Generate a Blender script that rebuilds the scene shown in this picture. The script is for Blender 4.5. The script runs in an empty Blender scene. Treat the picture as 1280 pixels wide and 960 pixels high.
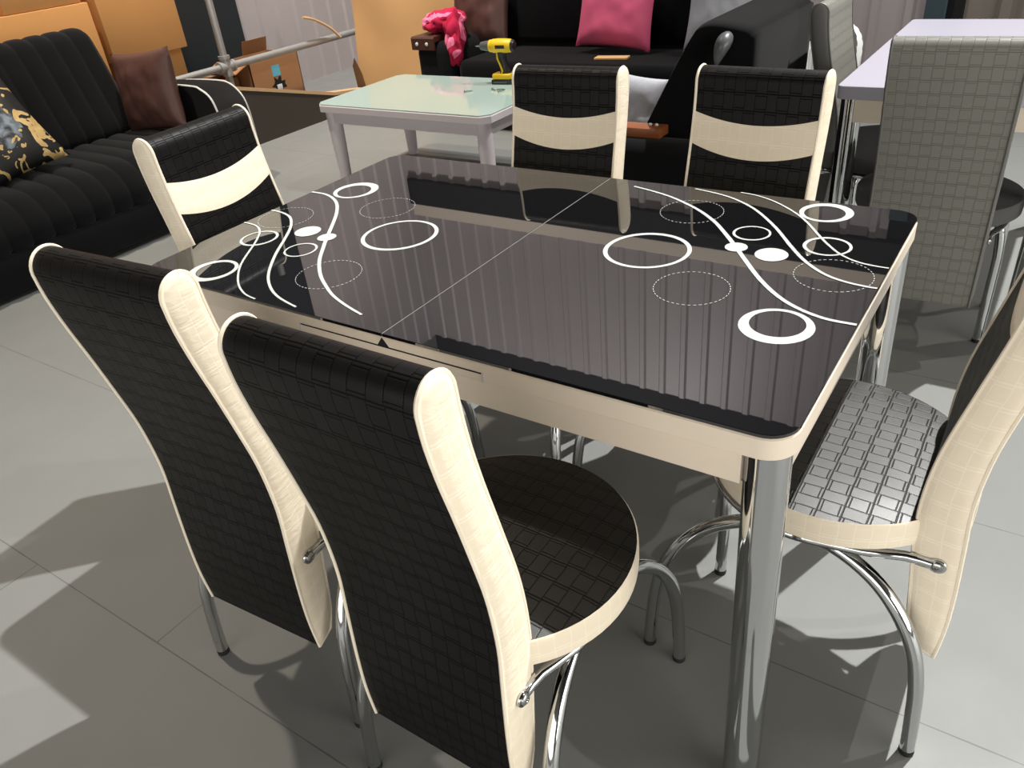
import bpy, math, random
from math import sin, cos, pi, radians, sqrt
from mathutils import Vector, Matrix, noise
random.seed(7)
scene = bpy.context.scene
COL = scene.collection

# ------------------------------------------------------------------ helpers
def link(name, me, mat, parent=None):
    o = bpy.data.objects.new(name, me)
    COL.objects.link(o)
    if mat is not None and not me.materials:
        me.materials.append(mat)
    if parent is not None:
        o.parent = parent
    return o

class MB:
    """collects shapes into one mesh"""
    def __init__(s):
        s.v, s.f, s.uv, s.m = [], [], [], []
    def add(s, vs, fs, uvs=None, m=0):
        b = len(s.v)
        s.v += [tuple(v) for v in vs]
        for k, f in enumerate(fs):
            s.f.append([b + i for i in f])
            s.uv.append(uvs[k] if uvs else [(s.v[b+i][0], s.v[b+i][1]) for i in f])
            s.m.append(m)
        return s
    def box(s, lo, hi, bev=0.0, m=0, seg=2):
        (x0, y0, z0), (x1, y1, z1) = lo, hi
        if bev <= 0:
            vs = [(x, y, z) for x in (x0, x1) for y in (y0, y1) for z in (z0, z1)]
            fs = [(0,1,3,2),(4,6,7,5),(0,4,5,1),(2,3,7,6),(0,2,6,4),(1,5,7,3)]
            return s.add(vs, fs, m=m)
        import bmesh
        bm = bmesh.new()
        bmesh.ops.create_cube(bm, size=1)
        for v in bm.verts:
            v.co = Vector(((x0+x1)/2 + v.co.x*(x1-x0), (y0+y1)/2 + v.co.y*(y1-y0), (z0+z1)/2 + v.co.z*(z1-z0)))
        bmesh.ops.bevel(bm, geom=bm.edges[:], offset=bev, segments=seg, profile=0.5, affect='EDGES')
        bm.verts.index_update()
        vs = [v.co[:] for v in bm.verts]; fs = [[v.index for v in f.verts] for f in bm.faces]
        bm.free()
        return s.add(vs, fs, m=m)
    def tube(s, pts, r, n=10, cap=True, closed=False, m=0):
        pts = [Vector(p) for p in pts]
        rr = r if isinstance(r, (list, tuple)) else [r]*len(pts)
        N = len(pts); vs = []; fs = []
        t0 = (pts[1]-pts[0]).normalized()
        up = Vector((0,0,1)) if abs(t0.z) < 0.9 else Vector((1,0,0))
        nrm = t0.cross(up).normalized()
        for i in range(N):
            if closed: t = (pts[(i+1) % N]-pts[i-1]).normalized()
            elif i == 0: t = t0
            elif i == N-1: t = (pts[-1]-pts[-2]).normalized()
            else: t = (pts[i+1]-pts[i-1]).normalized()
            nrm = (nrm - t*nrm.dot(t)).normalized(); b = t.cross(nrm)
            for k in range(n):
                a = 2*pi*k/n
                vs.append(pts[i] + (nrm*cos(a) + b*sin(a))*rr[i])
        M = N if closed else N-1
        for i in range(M):
            for k in range(n):
                j = (i+1) % N
                fs.append((i*n+k, i*n+(k+1) % n, j*n+(k+1) % n, j*n+k))
        if cap and not closed:
            fs.append(tuple(range(n-1, -1, -1))); fs.append(tuple((N-1)*n+k for k in range(n)))
        return s.add(vs, fs, m=m)
    def lathe(s, prof, origin=(0,0,0), axis='z', n=24, m=0, cap=True):
        vs = []; fs = []
        ox, oy, oz = origin
        for (r, h) in prof:
            for k in range(n):
                a = 2*pi*k/n
                p = (r*cos(a), r*sin(a), h)
                if axis == 'x': p = (h, p[0], p[1])
                if axis == 'y': p = (p[0], h, p[1])
                vs.append((ox+p[0], oy+p[1], oz+p[2]))
        for i in range(len(prof)-1):
            for k in range(n):
                fs.append((i*n+k, i*n+(k+1) % n, (i+1)*n+(k+1) % n, (i+1)*n+k))
        if cap:
            fs.append(tuple(range(n-1, -1, -1))); fs.append(tuple((len(prof)-1)*n+k for k in range(n)))
        return s.add(vs, fs, m=m)
    def prism(s, outline, z0, z1, axis='z', m=0):
        n = len(outline); vs = []
        for h in (z0, z1):
            for (a, b) in outline:
                vs.append({'z': (a, b, h), 'x': (h, a, b), 'y': (a, h, b)}[axis])
        fs = [tuple(range(n-1, -1, -1)), tuple(n+k for k in range(n))]
        fs += [(k, (k+1) % n, n+(k+1) % n, n+k) for k in range(n)]
        return s.add(vs, fs, m=m)
    def grid(s, fn, nu, nv, m=0, uvfn=None, wrap_u=False):
        vs = [fn(i/nu, j/nv) for j in range(nv+1) for i in range(nu+1)]
        fs = []; uvs = []
        W = nu+1
        for j in range(nv):
            for i in range(nu):
                q = [(i, j), (i+1, j), (i+1, j+1), (i, j+1)]
                fs.append([b*W+a for a, b in q])
                if uvfn: uvs.append([uvfn(a/nu, b/nv) for a, b in q])
                else: uvs.append([(vs[b*W+a][0], vs[b*W+a][1]) for a, b in q])
        return s.add(vs, fs, uvs, m)
    def build(s, name, mats, parent=None, smooth=True, angle=40, weld=True, recalc=True):
        me = bpy.data.meshes.new(name)
        me.from_pydata(s.v, [], s.f)
        for mt in (mats if isinstance(mats, (list, tuple)) else [mats]):
            me.materials.append(mt)
        uvl = me.uv_layers.new(name='UVMap')
        li = 0
        for p, uvs in zip(me.polygons, s.uv):
            for k in range(len(uvs)):
                uvl.data[p.loop_start+k].uv = uvs[k]
        for p, mi in zip(me.polygons, s.m):
            p.material_index = mi; p.use_smooth = smooth
        import bmesh
        bm = bmesh.new(); bm.from_mesh(me)
        if weld: bmesh.ops.remove_doubles(bm, verts=bm.verts, dist=1e-5)
        if recalc: bmesh.ops.recalc_face_normals(bm, faces=bm.faces)
        bm.to_mesh(me); bm.free()
        if smooth: me.set_sharp_from_angle(angle=radians(angle))
        me.update()
        o = bpy.data.objects.new(name, me); COL.objects.link(o)
        if parent is not None: o.parent = parent
        return o

def catmull(pts, n=8, closed=False):
    P = [Vector(p) for p in pts]; out = []
    N = len(P); R = N if closed else N-1
    for i in range(R):
        if closed: p0, p1, p2, p3 = P[i-1], P[i], P[(i+1) % N], P[(i+2) % N]
        else: p0, p1, p2, p3 = P[max(i-1, 0)], P[i], P[i+1], P[min(i+2, N-1)]
        for k in range(n):
            t = k/n
            out.append(0.5*((2*p1) + (p2-p0)*t + (2*p0-5*p1+4*p2-p3)*t*t + (3*p1-p0-3*p2+p3)*t**3))
    if not closed: out.append(P[-1])
    return out

def empty(name, loc=(0,0,0), rz=0.0):
    o = bpy.data.objects.new(name, None); COL.objects.link(o)
    o.location = loc; o.rotation_euler = (0, 0, rz)
    o.empty_display_size = 0.1
    return o
def tag(o, label, cat, group=None, kind=None):
    if label: o['label'] = label
    if cat: o['category'] = cat
    if group: o['group'] = group
    if kind: o['kind'] = kind
    return o
def struct(o):
    o['kind'] = 'structure'; return o
def copy_tree(o, parent=None):
    kids = [c for c in bpy.data.objects if c.parent == o]
    c = o.copy(); COL.objects.link(c)
    if parent is not None: c.parent = parent
    for k in kids: copy_tree(k, c)
    return c

# ------------------------------------------------------------------ materials
class NT:
    def __init__(s, name):
        s.mat = bpy.data.materials.new(name); s.mat.use_nodes = True
        s.t = s.mat.node_tree; s.t.nodes.clear()
        s.out = s.t.nodes.new('ShaderNodeOutputMaterial')
        s.b = s.t.nodes.new('ShaderNodeBsdfPrincipled')
        s.t.links.new(s.b.outputs[0], s.out.inputs[0])
    def n(s, typ, ins=None, **kw):
        nd = s.t.nodes.new(typ)
        for k, v in kw.items(): setattr(nd, k, v)
        for k, v in (ins or {}).items():
            if isinstance(v, bpy.types.NodeSocket): s.t.links.new(v, nd.inputs[k])
            else: nd.inputs[k].default_value = v
        return nd
    def m(s, op, a, b=None, c=None, clamp=False):
        ins = {0: a}
        if b is not None: ins[1] = b
        if c is not None: ins[2] = c
        nd = s.n('ShaderNodeMath', ins, operation=op); nd.use_clamp = clamp
        return nd.outputs[0]
    def mix(s, fac, a, b):
        nd = s.n('ShaderNodeMix', data_type='RGBA')
        for idx, v in ((0, fac), (6, a), (7, b)):
            if isinstance(v, bpy.types.NodeSocket): s.t.links.new(v, nd.inputs[idx])
            else: nd.inputs[idx].default_value = v
        return nd.outputs[2]
    def bump(s, h, strength=0.3, dist=0.002):
        nd = s.n('ShaderNodeBump', {'Height': h, 'Strength': strength, 'Distance': dist})
        s.t.links.new(nd.outputs[0], s.b.inputs['Normal'])
    def set(s, **kw):
        for k, v in kw.items():
            k = k.replace('_', ' ')
            if isinstance(v, bpy.types.NodeSocket): s.t.links.new(v, s.b.inputs[k])
            else: s.b.inputs[k].default_value = v
        return s
def rgb(r, g, b): return (r, g, b, 1.0)
def srgb(r, g, b):
    f = lambda c: (c/255/12.92) if c/255 <= 0.04045 else ((c/255+0.055)/1.055)**2.4
    return (f(r), f(g), f(b), 1.0)

def plain(name, col, rough=0.5, metal=0.0, noise_amt=0.0, nscale=30, bump=0.0, spec=0.5, bdist=0.001):
    t = NT(name)
    tc = t.n('ShaderNodeTexCoord')
    nz = t.n('ShaderNodeTexNoise', {'Vector': tc.outputs['Object'], 'Scale': nscale, 'Detail': 4.0})
    dark = tuple(c*(1-noise_amt) for c in col[:3]) + (1,)
    lite = tuple(min(1, c*(1+noise_amt)) for c in col[:3]) + (1,)
    t.set(Base_Color=t.mix(nz.outputs[0], dark, lite), Roughness=rough, Metallic=metal, Specular_IOR_Level=spec)
    if bump > 0: t.bump(nz.outputs[0], bump, bdist)
    return t.mat

def croc(name, col, groove, rough=0.45, bstr=0.5, ior=1.9, wr=0.0, cw=0.049, ch=0.037, gs=1.0):
    """embossed basket-weave faux leather: rows of square pads and ribbed bars, staggered row by row"""
    t = NT(name)
    uv = t.n('ShaderNodeUVMap').outputs[0]
    sep = t.n('ShaderNodeSeparateXYZ', {0: uv})
    nzw = t.n('ShaderNodeTexNoise', {'Vector': uv, 'Scale': 25.0, 'Detail': 2.0}).outputs[0]
    wob = t.m('MULTIPLY', t.m('SUBTRACT', nzw, 0.5), 0.07)
    v = t.m('ADD', t.m('DIVIDE', sep.outputs[1], ch), wob)
    row = t.m('FLOOR', v); par = t.m('FLOORED_MODULO', row, 2.0)
    u = t.m('ADD', t.m('ADD', t.m('DIVIDE', sep.outputs[0], cw), t.m('MULTIPLY', par, 0.5)), wob)
    fu = t.m('FRACT', u); fv = t.m('FRACT', v)
    dv = t.m('MULTIPLY', t.m('MINIMUM', fv, t.m('SUBTRACT', 1.0, fv)), ch)
    ramp = lambda d, a, b: t.n('ShaderNodeMapRange', {0: d, 1: a, 2: b, 3: 0.0, 4: 1.0}, interpolation_type='SMOOTHSTEP').outputs[0]
    # distance to the two ends of a pad (fu = 0.03 .. 0.55)
    du = t.m('MULTIPLY', t.m('MINIMUM', t.m('ABSOLUTE', t.m('SUBTRACT', fu, 0.04)), t.m('ABSOLUTE', t.m('SUBTRACT', fu, 0.56))), cw)
    pad = t.m('MULTIPLY', t.m('GREATER_THAN', fu, 0.04), t.m('LESS_THAN', fu, 0.56))
    l_row = t.m('SUBTRACT', 1.0, ramp(dv, 0.0004, 0.0018))
    l_in = t.m('MULTIPLY', pad, t.m('SUBTRACT', 1.0, ramp(t.m('ABSOLUTE', t.m('SUBTRACT', dv, 0.0052)), 0.0003, 0.0014)))
    dash = t.m('ADD', 0.45, t.m('MULTIPLY', 0.55, t.m('GREATER_THAN', t.m('FRACT', t.m('DIVIDE', sep.outputs[1], 0.0036)), 0.45)))
    l_end = t.m('MULTIPLY', dash, t.m('SUBTRACT', 1.0, ramp(du, 0.0003, 0.0015)))
    groove_m = t.m('MAXIMUM', t.m('MAXIMUM', l_row, l_in), l_end, clamp=True)
    cell = t.n('ShaderNodeTexWhiteNoise', {0: t.n('ShaderNodeCombineXYZ', {0: t.m('FLOOR', t.m('MULTIPLY', u, 2.0)), 1: row}).outputs[0]}, noise_dimensions='2D').outputs[0]
    stretch = t.n('ShaderNodeCombineXYZ', {0: t.m('MULTIPLY', sep.outputs[0], 2.5), 1: t.m('MULTIPLY', sep.outputs[1], 0.5)}).outputs[0]
    grain = t.n('ShaderNodeTexNoise', {'Vector': stretch, 'Scale': 500.0, 'Detail': 3.0}).outputs[0]
    h = t.m('SUBTRACT', t.m('ADD', t.m('MULTIPLY', grain, 0.22), t.m('MULTIPLY', cell, 0.12)), t.m('MULTIPLY', groove_m, gs))
    if wr > 0:
        wv = t.n('ShaderNodeCombineXYZ', {0: t.m('MULTIPLY', sep.outputs[0], 0.35), 1: sep.outputs[1]}).outputs[0]
        wn = t.n('ShaderNodeTexNoise', {'Vector': wv, 'Scale': 70.0, 'Detail': 3.0, 'Distortion': 0.8}).outputs[0]
        h = t.m('ADD', h, t.m('MULTIPLY', wn, wr))
    t.set(Base_Color=t.mix(groove_m, col, groove), IOR=ior,
          Specular_IOR_Level=t.m('SUBTRACT', 0.5, t.m('MULTIPLY', groove_m, 0.35)),
          Roughness=t.m('ADD', t.m('ADD', rough-0.06, t.m('MULTIPLY', grain, 0.10)), t.m('MULTIPLY', cell, 0.05)))
    t.bump(h, bstr, 0.0012)
    return t.mat

M = {}
M['croc_black'] = croc('croc_black', srgb(14, 13, 13), srgb(4, 4, 4), 0.47, 0.5, 1.82)
M['croc_back'] = croc('croc_black_back', srgb(10, 9, 9), srgb(3, 3, 3), 0.46, 0.26, 1.33)
M['croc_cream'] = croc('croc_cream', srgb(238, 226, 204), srgb(246, 236, 217), 0.45, 0.16, 1.45)
M['cream_side'] = croc('cream_side_vinyl', srgb(240, 228, 206), srgb(247, 238, 220), 0.45, 0.22, 1.45, wr=5.0, gs=0.45)
M['croc_grey'] = croc('croc_grey', srgb(122, 122, 115), srgb(102, 102, 97), 0.45, 0.4, 1.5)
M['cream'] = plain('cream_vinyl', srgb(242, 231, 211), 0.45, noise_amt=0.03, nscale=60, bump=0.25, bdist=0.002)
M['grey_vinyl'] = plain('grey_vinyl', srgb(96, 95, 92), 0.5, noise_amt=0.05, nscale=120, bump=0.1)
M['grey_fabric'] = plain('grey_fabric', srgb(74, 74, 75), 0.9, noise_amt=0.15, nscale=400, bump=0.2)
M['chrome'] = plain('chrome', rgb(0.62, 0.63, 0.64), 0.07, 1.0)
M['steel'] = plain('brushed_steel', rgb(0.45, 0.45, 0.44), 0.25, 1.0)
M['galv'] = plain('galvanised_steel', srgb(168, 170, 170), 0.42, 0.55, noise_amt=0.12, nscale=25)
M['rubber'] = plain('black_rubber', srgb(16, 16, 16), 0.7)
M['trim'] = plain('cream_laminate', srgb(230, 217, 200), 0.32, noise_amt=0.01)
M['glassprint'] = plain('white_glass_print', srgb(205, 210, 207), 0.12)
M['velvet'] = plain('black_velvet', srgb(15, 16, 18), 0.95, noise_amt=0.35, nscale=9, bump=0.15, spec=0.15, bdist=0.004)
M['velvet'].node_tree.nodes['Principled BSDF'].inputs['Sheen Weight'].default_value = 0.10
M['velvet'].node_tree.nodes['Principled BSDF'].inputs['Sheen Roughness'].default_value = 0.4
M['velvet2'] = plain('deep_black_velvet', srgb(9, 9, 11), 0.95, noise_amt=0.3, nscale=8, spec=0.1)
M['velvet2'].node_tree.nodes['Principled BSDF'].inputs['Sheen Weight'].default_value = 0.06
M['brown'] = plain('brown_satin', srgb(78, 50, 44), 0.5, noise_amt=0.1, nscale=14, bump=0.2)
M['pink'] = plain('pink_velvet', srgb(206, 86, 122), 0.8, noise_amt=0.08, nscale=14)
M['card'] = plain('cardboard', srgb(200, 145, 86), 0.85, noise_amt=0.06, nscale=6)
M['card2'] = plain('cardboard_pale', srgb(188, 146, 96), 0.85, noise_amt=0.06, nscale=5)
M['carddark'] = plain('cardboard_brown', srgb(160, 116, 78), 0.88, noise_amt=0.08, nscale=8)
M['cardin'] = plain('cardboard_edge', srgb(110, 78, 48), 0.9, noise_amt=0.1, nscale=20)
M['white'] = plain('white_lacquer', srgb(208, 200, 204), 0.28, noise_amt=0.01)
M['lilac'] = plain('pale_lilac_laminate', srgb(176, 174, 188), 0.25, noise_amt=0.01)
M['mint'] = plain('mint_glass', srgb(160, 184, 178), 0.06, noise_amt=0.01, spec=0.8)
M['yellow'] = plain('yellow_plastic', srgb(228, 188, 12), 0.4, noise_amt=0.03)
M['blackplastic'] = plain('black_plastic', srgb(26, 26, 26), 0.4)
M['greyplastic'] = plain('grey_plastic', srgb(82, 86, 88), 0.35)
M['wood'] = plain('varnished_wood', srgb(128, 72, 38), 0.3, noise_amt=0.2, nscale=12)
M['darkwood'] = plain('dark_leatherette', srgb(72, 42, 34), 0.45, noise_amt=0.12, nscale=20)
M['panel'] = plain('dark_panel', srgb(62, 56, 50), 0.6, noise_amt=0.08, nscale=5)
M['palewood'] = plain('pale_wood_edge', srgb(196, 164, 124), 0.6, noise_amt=0.08, nscale=20)
M['dark'] = plain('dark_paint', srgb(26, 33, 38), 0.5, noise_amt=0.1, nscale=3)
M['black'] = plain('black_void', srgb(9, 9, 10), 0.8)
M['teal'] = plain('teal_paint', srgb(54, 72, 80), 0.5, noise_amt=0.05, nscale=3)
M['clad'] = plain('grey_cladding', srgb(168, 160, 160), 0.5, noise_amt=0.04, nscale=2)
M['cladr'] = plain('taupe_cladding', srgb(128, 120, 112), 0.6, noise_amt=0.04, nscale=2)
M['wallp'] = plain('wall_paint', srgb(120, 119, 116), 0.8, noise_amt=0.05, nscale=2)
M['ceil'] = plain('ceiling_paint', srgb(36, 36, 38), 0.9, noise_amt=0.05, nscale=2)
M['lampshell'] = plain('lamp_shell', srgb(60, 60, 62), 0.5)
M['blue'] = plain('blue_label', srgb(96, 178, 200), 0.6)
M['paper'] = plain('orange_card', srgb(206, 164, 110), 0.7)
M['greycushion'] = plain('grey_cushion', srgb(150, 152, 158), 0.85, noise_amt=0.06, nscale=14)
M['whitefab'] = plain('white_fabric', srgb(206, 208, 206), 0.8, noise_amt=0.03, nscale=20)

def m_glass():
    t = NT('black_glass')
    t.set(Base_Color=rgb(0.006, 0.006, 0.007), Roughness=0.012, IOR=1.95, Specular_IOR_Level=0.5)
    return t.mat
M['glass'] = m_glass()

def m_floor():
    t = NT('painted_board_floor')
    g = t.n('ShaderNodeNewGeometry').outputs['Position']
    s = t.n('ShaderNodeSeparateXYZ', {0: g})
    v = t.m('DIVIDE', t.m('ADD', s.outputs[1], 0.106), 0.6)
    row = t.m('FLOOR', v); par = t.m('FLOORED_MODULO', row, 2.0)
    u = t.m('DIVIDE', t.m('ADD', t.m('ADD', s.outputs[0], 0.578), t.m('MULTIPLY', t.m('SUBTRACT', par, 1.0), 1.9)), 2.4)
    fu, fv = t.m('FRACT', u), t.m('FRACT', v)
    du = t.m('MULTIPLY', t.m('MINIMUM', fu, t.m('SUBTRACT', 1.0, fu)), 2.4)
    dv = t.m('MULTIPLY', t.m('MINIMUM', fv, t.m('SUBTRACT', 1.0, fv)), 0.6)
    d = t.m('MINIMUM', du, dv)
    brk = t.n('ShaderNodeTexNoise', {'Vector': g, 'Scale': 9.0, 'Detail': 3.0}).outputs[0]
    w = t.m('MULTIPLY', brk, 0.0026)
    line = t.m('LESS_THAN', d, w)
    big = t.n('ShaderNodeTexNoise', {'Vector': g, 'Scale': 1.6, 'Detail': 5.0, 'Roughness': 0.6}).outputs[0]
    base = t.mix(big, srgb(117, 119, 118), srgb(134, 136, 134))
    vo = t.n('ShaderNodeTexVoronoi', {'Vector': g, 'Scale': 5.5})
    spot = t.m('LESS_THAN', vo.outputs['Distance'], 0.022)
    pick = t.n('ShaderNodeSeparateColor', {0: vo.outputs['Color']})
    spot = t.m('MULTIPLY', spot, t.m('GREATER_THAN', pick.outputs[0], 0.55))
    sc = t.mix(t.m('GREATER_THAN', pick.outputs[1], 0.4), srgb(40, 40, 38), srgb(206, 206, 202))
    c = t.mix(t.m('MULTIPLY', line, 0.55), base, srgb(62, 60, 56))
    c = t.mix(spot, c, sc)
    sm = t.n('ShaderNodeTexNoise', {'Vector': g, 'Scale': 7.0, 'Detail': 4.0}).outputs[0]
    t.set(Base_Color=c, Roughness=t.m('ADD', 0.36, t.m('MULTIPLY', sm, 0.22)), Specular_IOR_Level=0.25)
    t.bump(t.m('SUBTRACT', sm, t.m('MULTIPLY', line, 0.5)), 0.08, 0.003)
    return t.mat
M['floor'] = m_floor()

def m_ornate():
    """black cushion cover printed with gold scrolls and a blue-grey marbled middle"""
    t = NT('ornate_print')
    uv = t.n('ShaderNodeUVMap').outputs[0]
    s = t.n('ShaderNodeSeparateXYZ', {0: uv})
    r = t.m('SQRT', t.m('ADD', t.m('POWER', s.outputs[0], 2.0), t.m('POWER', s.outputs[1], 2.0)))
    nz = t.n('ShaderNodeTexNoise', {'Vector': uv, 'Scale': 2.6, 'Detail': 1.5, 'Distortion': 1.6}).outputs[0]
    nz2 = t.n('ShaderNodeTexNoise', {'Vector': uv, 'Scale': 4.5, 'Detail': 2.0, 'Distortion': 0.6}).outputs[0]
    gold = t.mix(nz2, srgb(150, 112, 50), srgb(226, 200, 140))
    mid = t.n('ShaderNodeValToRGB', {0: nz2})
    mid.color_ramp.elements[0].position = 0.38; mid.color_ramp.elements[0].color = srgb(18, 22, 26)
    mid.color_ramp.elements[1].position = 0.62; mid.color_ramp.elements[1].color = srgb(120, 134, 148)
    inm = t.m('LESS_THAN', t.m('ADD', r, t.m('MULTIPLY', nz, 0.4)), 0.72)
    c = t.mix(inm, srgb(12, 14, 14), mid.outputs[0])
    band = t.m('MULTIPLY', t.m('GREATER_THAN', nz, 0.55), t.m('GREATER_THAN', t.m('ADD', r, t.m('MULTIPLY', nz, 0.3)), 0.62))
    c = t.mix(band, c, gold)
    t.set(Base_Color=c, Roughness=0.6)
    return t.mat
M['ornate'] = m_ornate()
def m_scenic():
    t = NT('printed_cushion')
    uv = t.n('ShaderNodeUVMap').outputs[0]
    s = t.n('ShaderNodeSeparateXYZ', {0: uv})
    nz = t.n('ShaderNodeTexNoise', {'Vector': uv, 'Scale': 5.0, 'Detail': 4.0, 'Distortion': 0.6}).outputs[0]
    g = t.m('LESS_THAN', t.m('ADD', s.outputs[1], t.m('MULTIPLY', nz, 0.5)), -0.02)
    top = t.mix(nz, srgb(150, 152, 162), srgb(186, 188, 196))
    c = t.mix(g, top, t.mix(nz, srgb(96, 110, 60), srgb(176, 178, 120)))
    t.set(Base_Color=c, Roughness=0.8)
    return t.mat
M['scenic'] = m_scenic()
def m_blanket():
    t = NT('pink_fleece')
    g = t.n('ShaderNodeTexCoord').outputs['Object']
    nz = t.n('ShaderNodeTexNoise', {'Vector': g, 'Scale': 8.0, 'Detail': 1.0, 'Distortion': 0.6}).outputs[0]
    c = t.mix(t.m('GREATER_THAN', nz, 0.57), srgb(176, 16, 62), srgb(236, 120, 156))
    t.set(Base_Color=c, Roughness=0.95)
    return t.mat
M['blanket'] = m_blanket()

# ------------------------------------------------------------------ camera
F = 983.3906894
az, el, roll = -0.638747434, 0.564822945, 0.107103396
CAM = Vector((0.827932168, -1.17843326, 1.34818569))
f = Vector((cos(el)*sin(az), cos(el)*cos(az), -sin(el)))
r0 = f.cross(Vector((0, 0, 1))).normalized(); d0 = f.cross(r0)
R_ = r0*cos(roll) + d0*sin(roll); D_ = -r0*sin(roll) + d0*cos(roll)
cd = bpy.data.cameras.new('camera'); cam = bpy.data.objects.new('camera', cd); COL.objects.link(cam)
cd.sensor_width = 36; cd.lens = 36*F/1280; cd.clip_start = 0.02
mw = Matrix((( R_.x, -D_.x, -f.x, CAM.x), (R_.y, -D_.y, -f.y, CAM.y), (R_.z, -D_.z, -f.z, CAM.z), (0, 0, 0, 1)))
cam.matrix_world = mw
scene.camera = cam

# ------------------------------------------------------------------ room
XL, XR, YB, YF, ZC = -5.0, 5.0, 5.2, -4.5, 7.6
struct(MB().box((XL-0.3, YF-0.3, -0.1), (XR+0.3, YB+0.3, 0.0)).build('floor', M['floor'], smooth=False))
struct(MB().box((XL-0.3, YF-0.3, ZC), (XR+0.3, YB+0.3, ZC+0.1)).build('ceiling', M['ceil'], smooth=False))
def corrugated(name, a, b, z0, z1, normal, pitch, depth, mat, base=0.0):
    """trapezoid-ribbed metal cladding running from a to b"""
    a, b = Vector(a), Vector(b); L = (b-a).length; t = (b-a)/L; n = Vector(normal)
    pts = []; s = 0.0
    while s < L-1e-6:
        for fr, h in ((0, 0), (0.62, 0), (0.70, 1), (0.90, 1), (0.985, 0)):
            q = s + fr*pitch
            if q <= L: pts.append((q, h*depth))
        s += pitch
    pts.append((L, 0))
    out = [(a + t*q + n*(0.02+h)) for q, h in pts]
    vs = [(p.x, p.y, z0) for p in out] + [(p.x, p.y, z1) for p in out]
    back = [(a + t*q - n*0.02) for q, h in (pts[0], pts[-1])]
    N = len(out)
    fs = [(i, i+1, N+i+1, N+i) for i in range(N-1)]
    vs += [(back[0].x, back[0].y, z0), (back[1].x, back[1].y, z0), (back[0].x, back[0].y, z1), (back[1].x, back[1].y, z1)]
    k = 2*N
    fs += [(k+1, k, k+2, k+3)]
    mb = MB().add(vs, fs)
    return struct(mb.build(name, mat, smooth=False))
struct(MB().box((XL-0.2, YF, 0), (XL, YB, ZC)).build('wall_left', M['wallp'], smooth=False))
struct(MB().box((XL, YB, 0), (XR, YB+0.2, ZC)).build('wall_back', M['ceil'], smooth=False))
struct(MB().box((XR, YF, 0), (XR+0.2, YB, ZC)).build('wall_right', M['wallp'], smooth=False))
struct(MB().box((XL, YF-0.2, 0), (XR, YF, ZC)).build('wall_front', M['wallp'], smooth=False))
corrugated('wall_cladding_left', (XL+0.02, YF, 0), (XL+0.02, YB, 0), 0.0, 4.75, (1, 0, 0), 0.2, 0.022, M['clad'])
corrugated('wall_cladding_back', (XL, YB-0.02, 0), (-0.1, YB-0.02, 0), 0.0, 2.78, (0, -1, 0), 0.22, 0.02, M['clad'])
corrugated('wall_cladding_upper', (XL, YB-0.02, 0), (XR, YB-0.02, 0), 3.2, 4.75, (0, -1, 0), 0.22, 0.02, M['clad'])
corrugated('wall_cladding_right', (0.13, YB-0.02, 0), (XR, YB-0.02, 0), 0.0, 2.78, (0, -1, 0), 0.3, 0.05, M['cladr'])
# dark rail across the cladding with a lighter flashing above, and the dark column
b = MB().box((XL, YB-0.10, 2.78), (XR, YB, 3.06), 0.01)
struct(b.build('trim_1', M['black'], smooth=False))
struct(MB().box((XL, YB-0.06, 3.06), (XR, YB, 3.2), 0.005).build('trim_2', M['trim'], smooth=False))
struct(MB().box((XL+0.02, 2.52, 0), (XL+0.22, 3.3, 4.75), 0.01).build('trim_3', M['dark'], smooth=False))
# teal door with its dark gap beside the taupe cladding
dr = MB().box((-0.1, YB-0.1, 0.0), (0.03, YB, 2.6), 0.006).build('door_1', M['teal'], smooth=False); struct(dr)
dg = MB().box((0.03, YB-0.06, 0.0), (0.13, YB, 2.6), 0.004).build('trim_4', M['black'], smooth=False); struct(dg)

# ------------------------------------------------------------------ dining chair (origin on floor under seat, faces +Y)
REAR = [(-0.245,0.198),(-0.250,0.27),(-0.249,0.35),(-0.244,0.445),(-0.240,0.527),(-0.247,0.62),(-0.262,0.70),(-0.279,0.78),(-0.293,0.84),(-0.303,0.895),(-0.306,0.932)]
FRONT = [(-0.212,0.212),(-0.196,0.265),(-0.186,0.35),(-0.175,0.453),(-0.175,0.531),(-0.185,0.613),(-0.208,0.714),(-0.227,0.794),(-0.239,0.854),(-0.246,0.905),(-0.248,0.932)]
def interp(tab, z):
    for (y0, z0), (y1, z1) in zip(tab, tab[1:]):
        if z <= z1: return y0 + (y1-y0)*(z-z0)/(z1-z0)
    return tab[-1][0]
rear_s = [(p.x, p.y) for p in catmull([Vector((a, b_, 0)) for a, b_ in REAR], 4)]
front_s = [(p.x, p.y) for p in catmull([Vector((a, b_, 0)) for a, b_ in FRONT], 4)]
TC, TR = (-0.277, 0.932), 0.029
def back_levels():
    lv = []
    zs = [0.226 + (0.932-0.226)*i/36 for i in range(37)]
    for i, z in enumerate(zs):
        zr = 0.198 + (0.932-0.198)*i/36; zf = 0.212 + (0.932-0.212)*i/36
        lv.append(((interp(rear_s, zr), zr), (interp(front_s, zf), zf)))
    for k in range(1, 9):
        a = (pi/2)*k/8
        w = TR*cos(a); h = 0.031*sin(a)
        lv.append(((TC[0]-w, TC[1]+h), (TC[0]+w, TC[1]+h)))
    return lv
LV = back_levels()
HW = 0.1435

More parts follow.
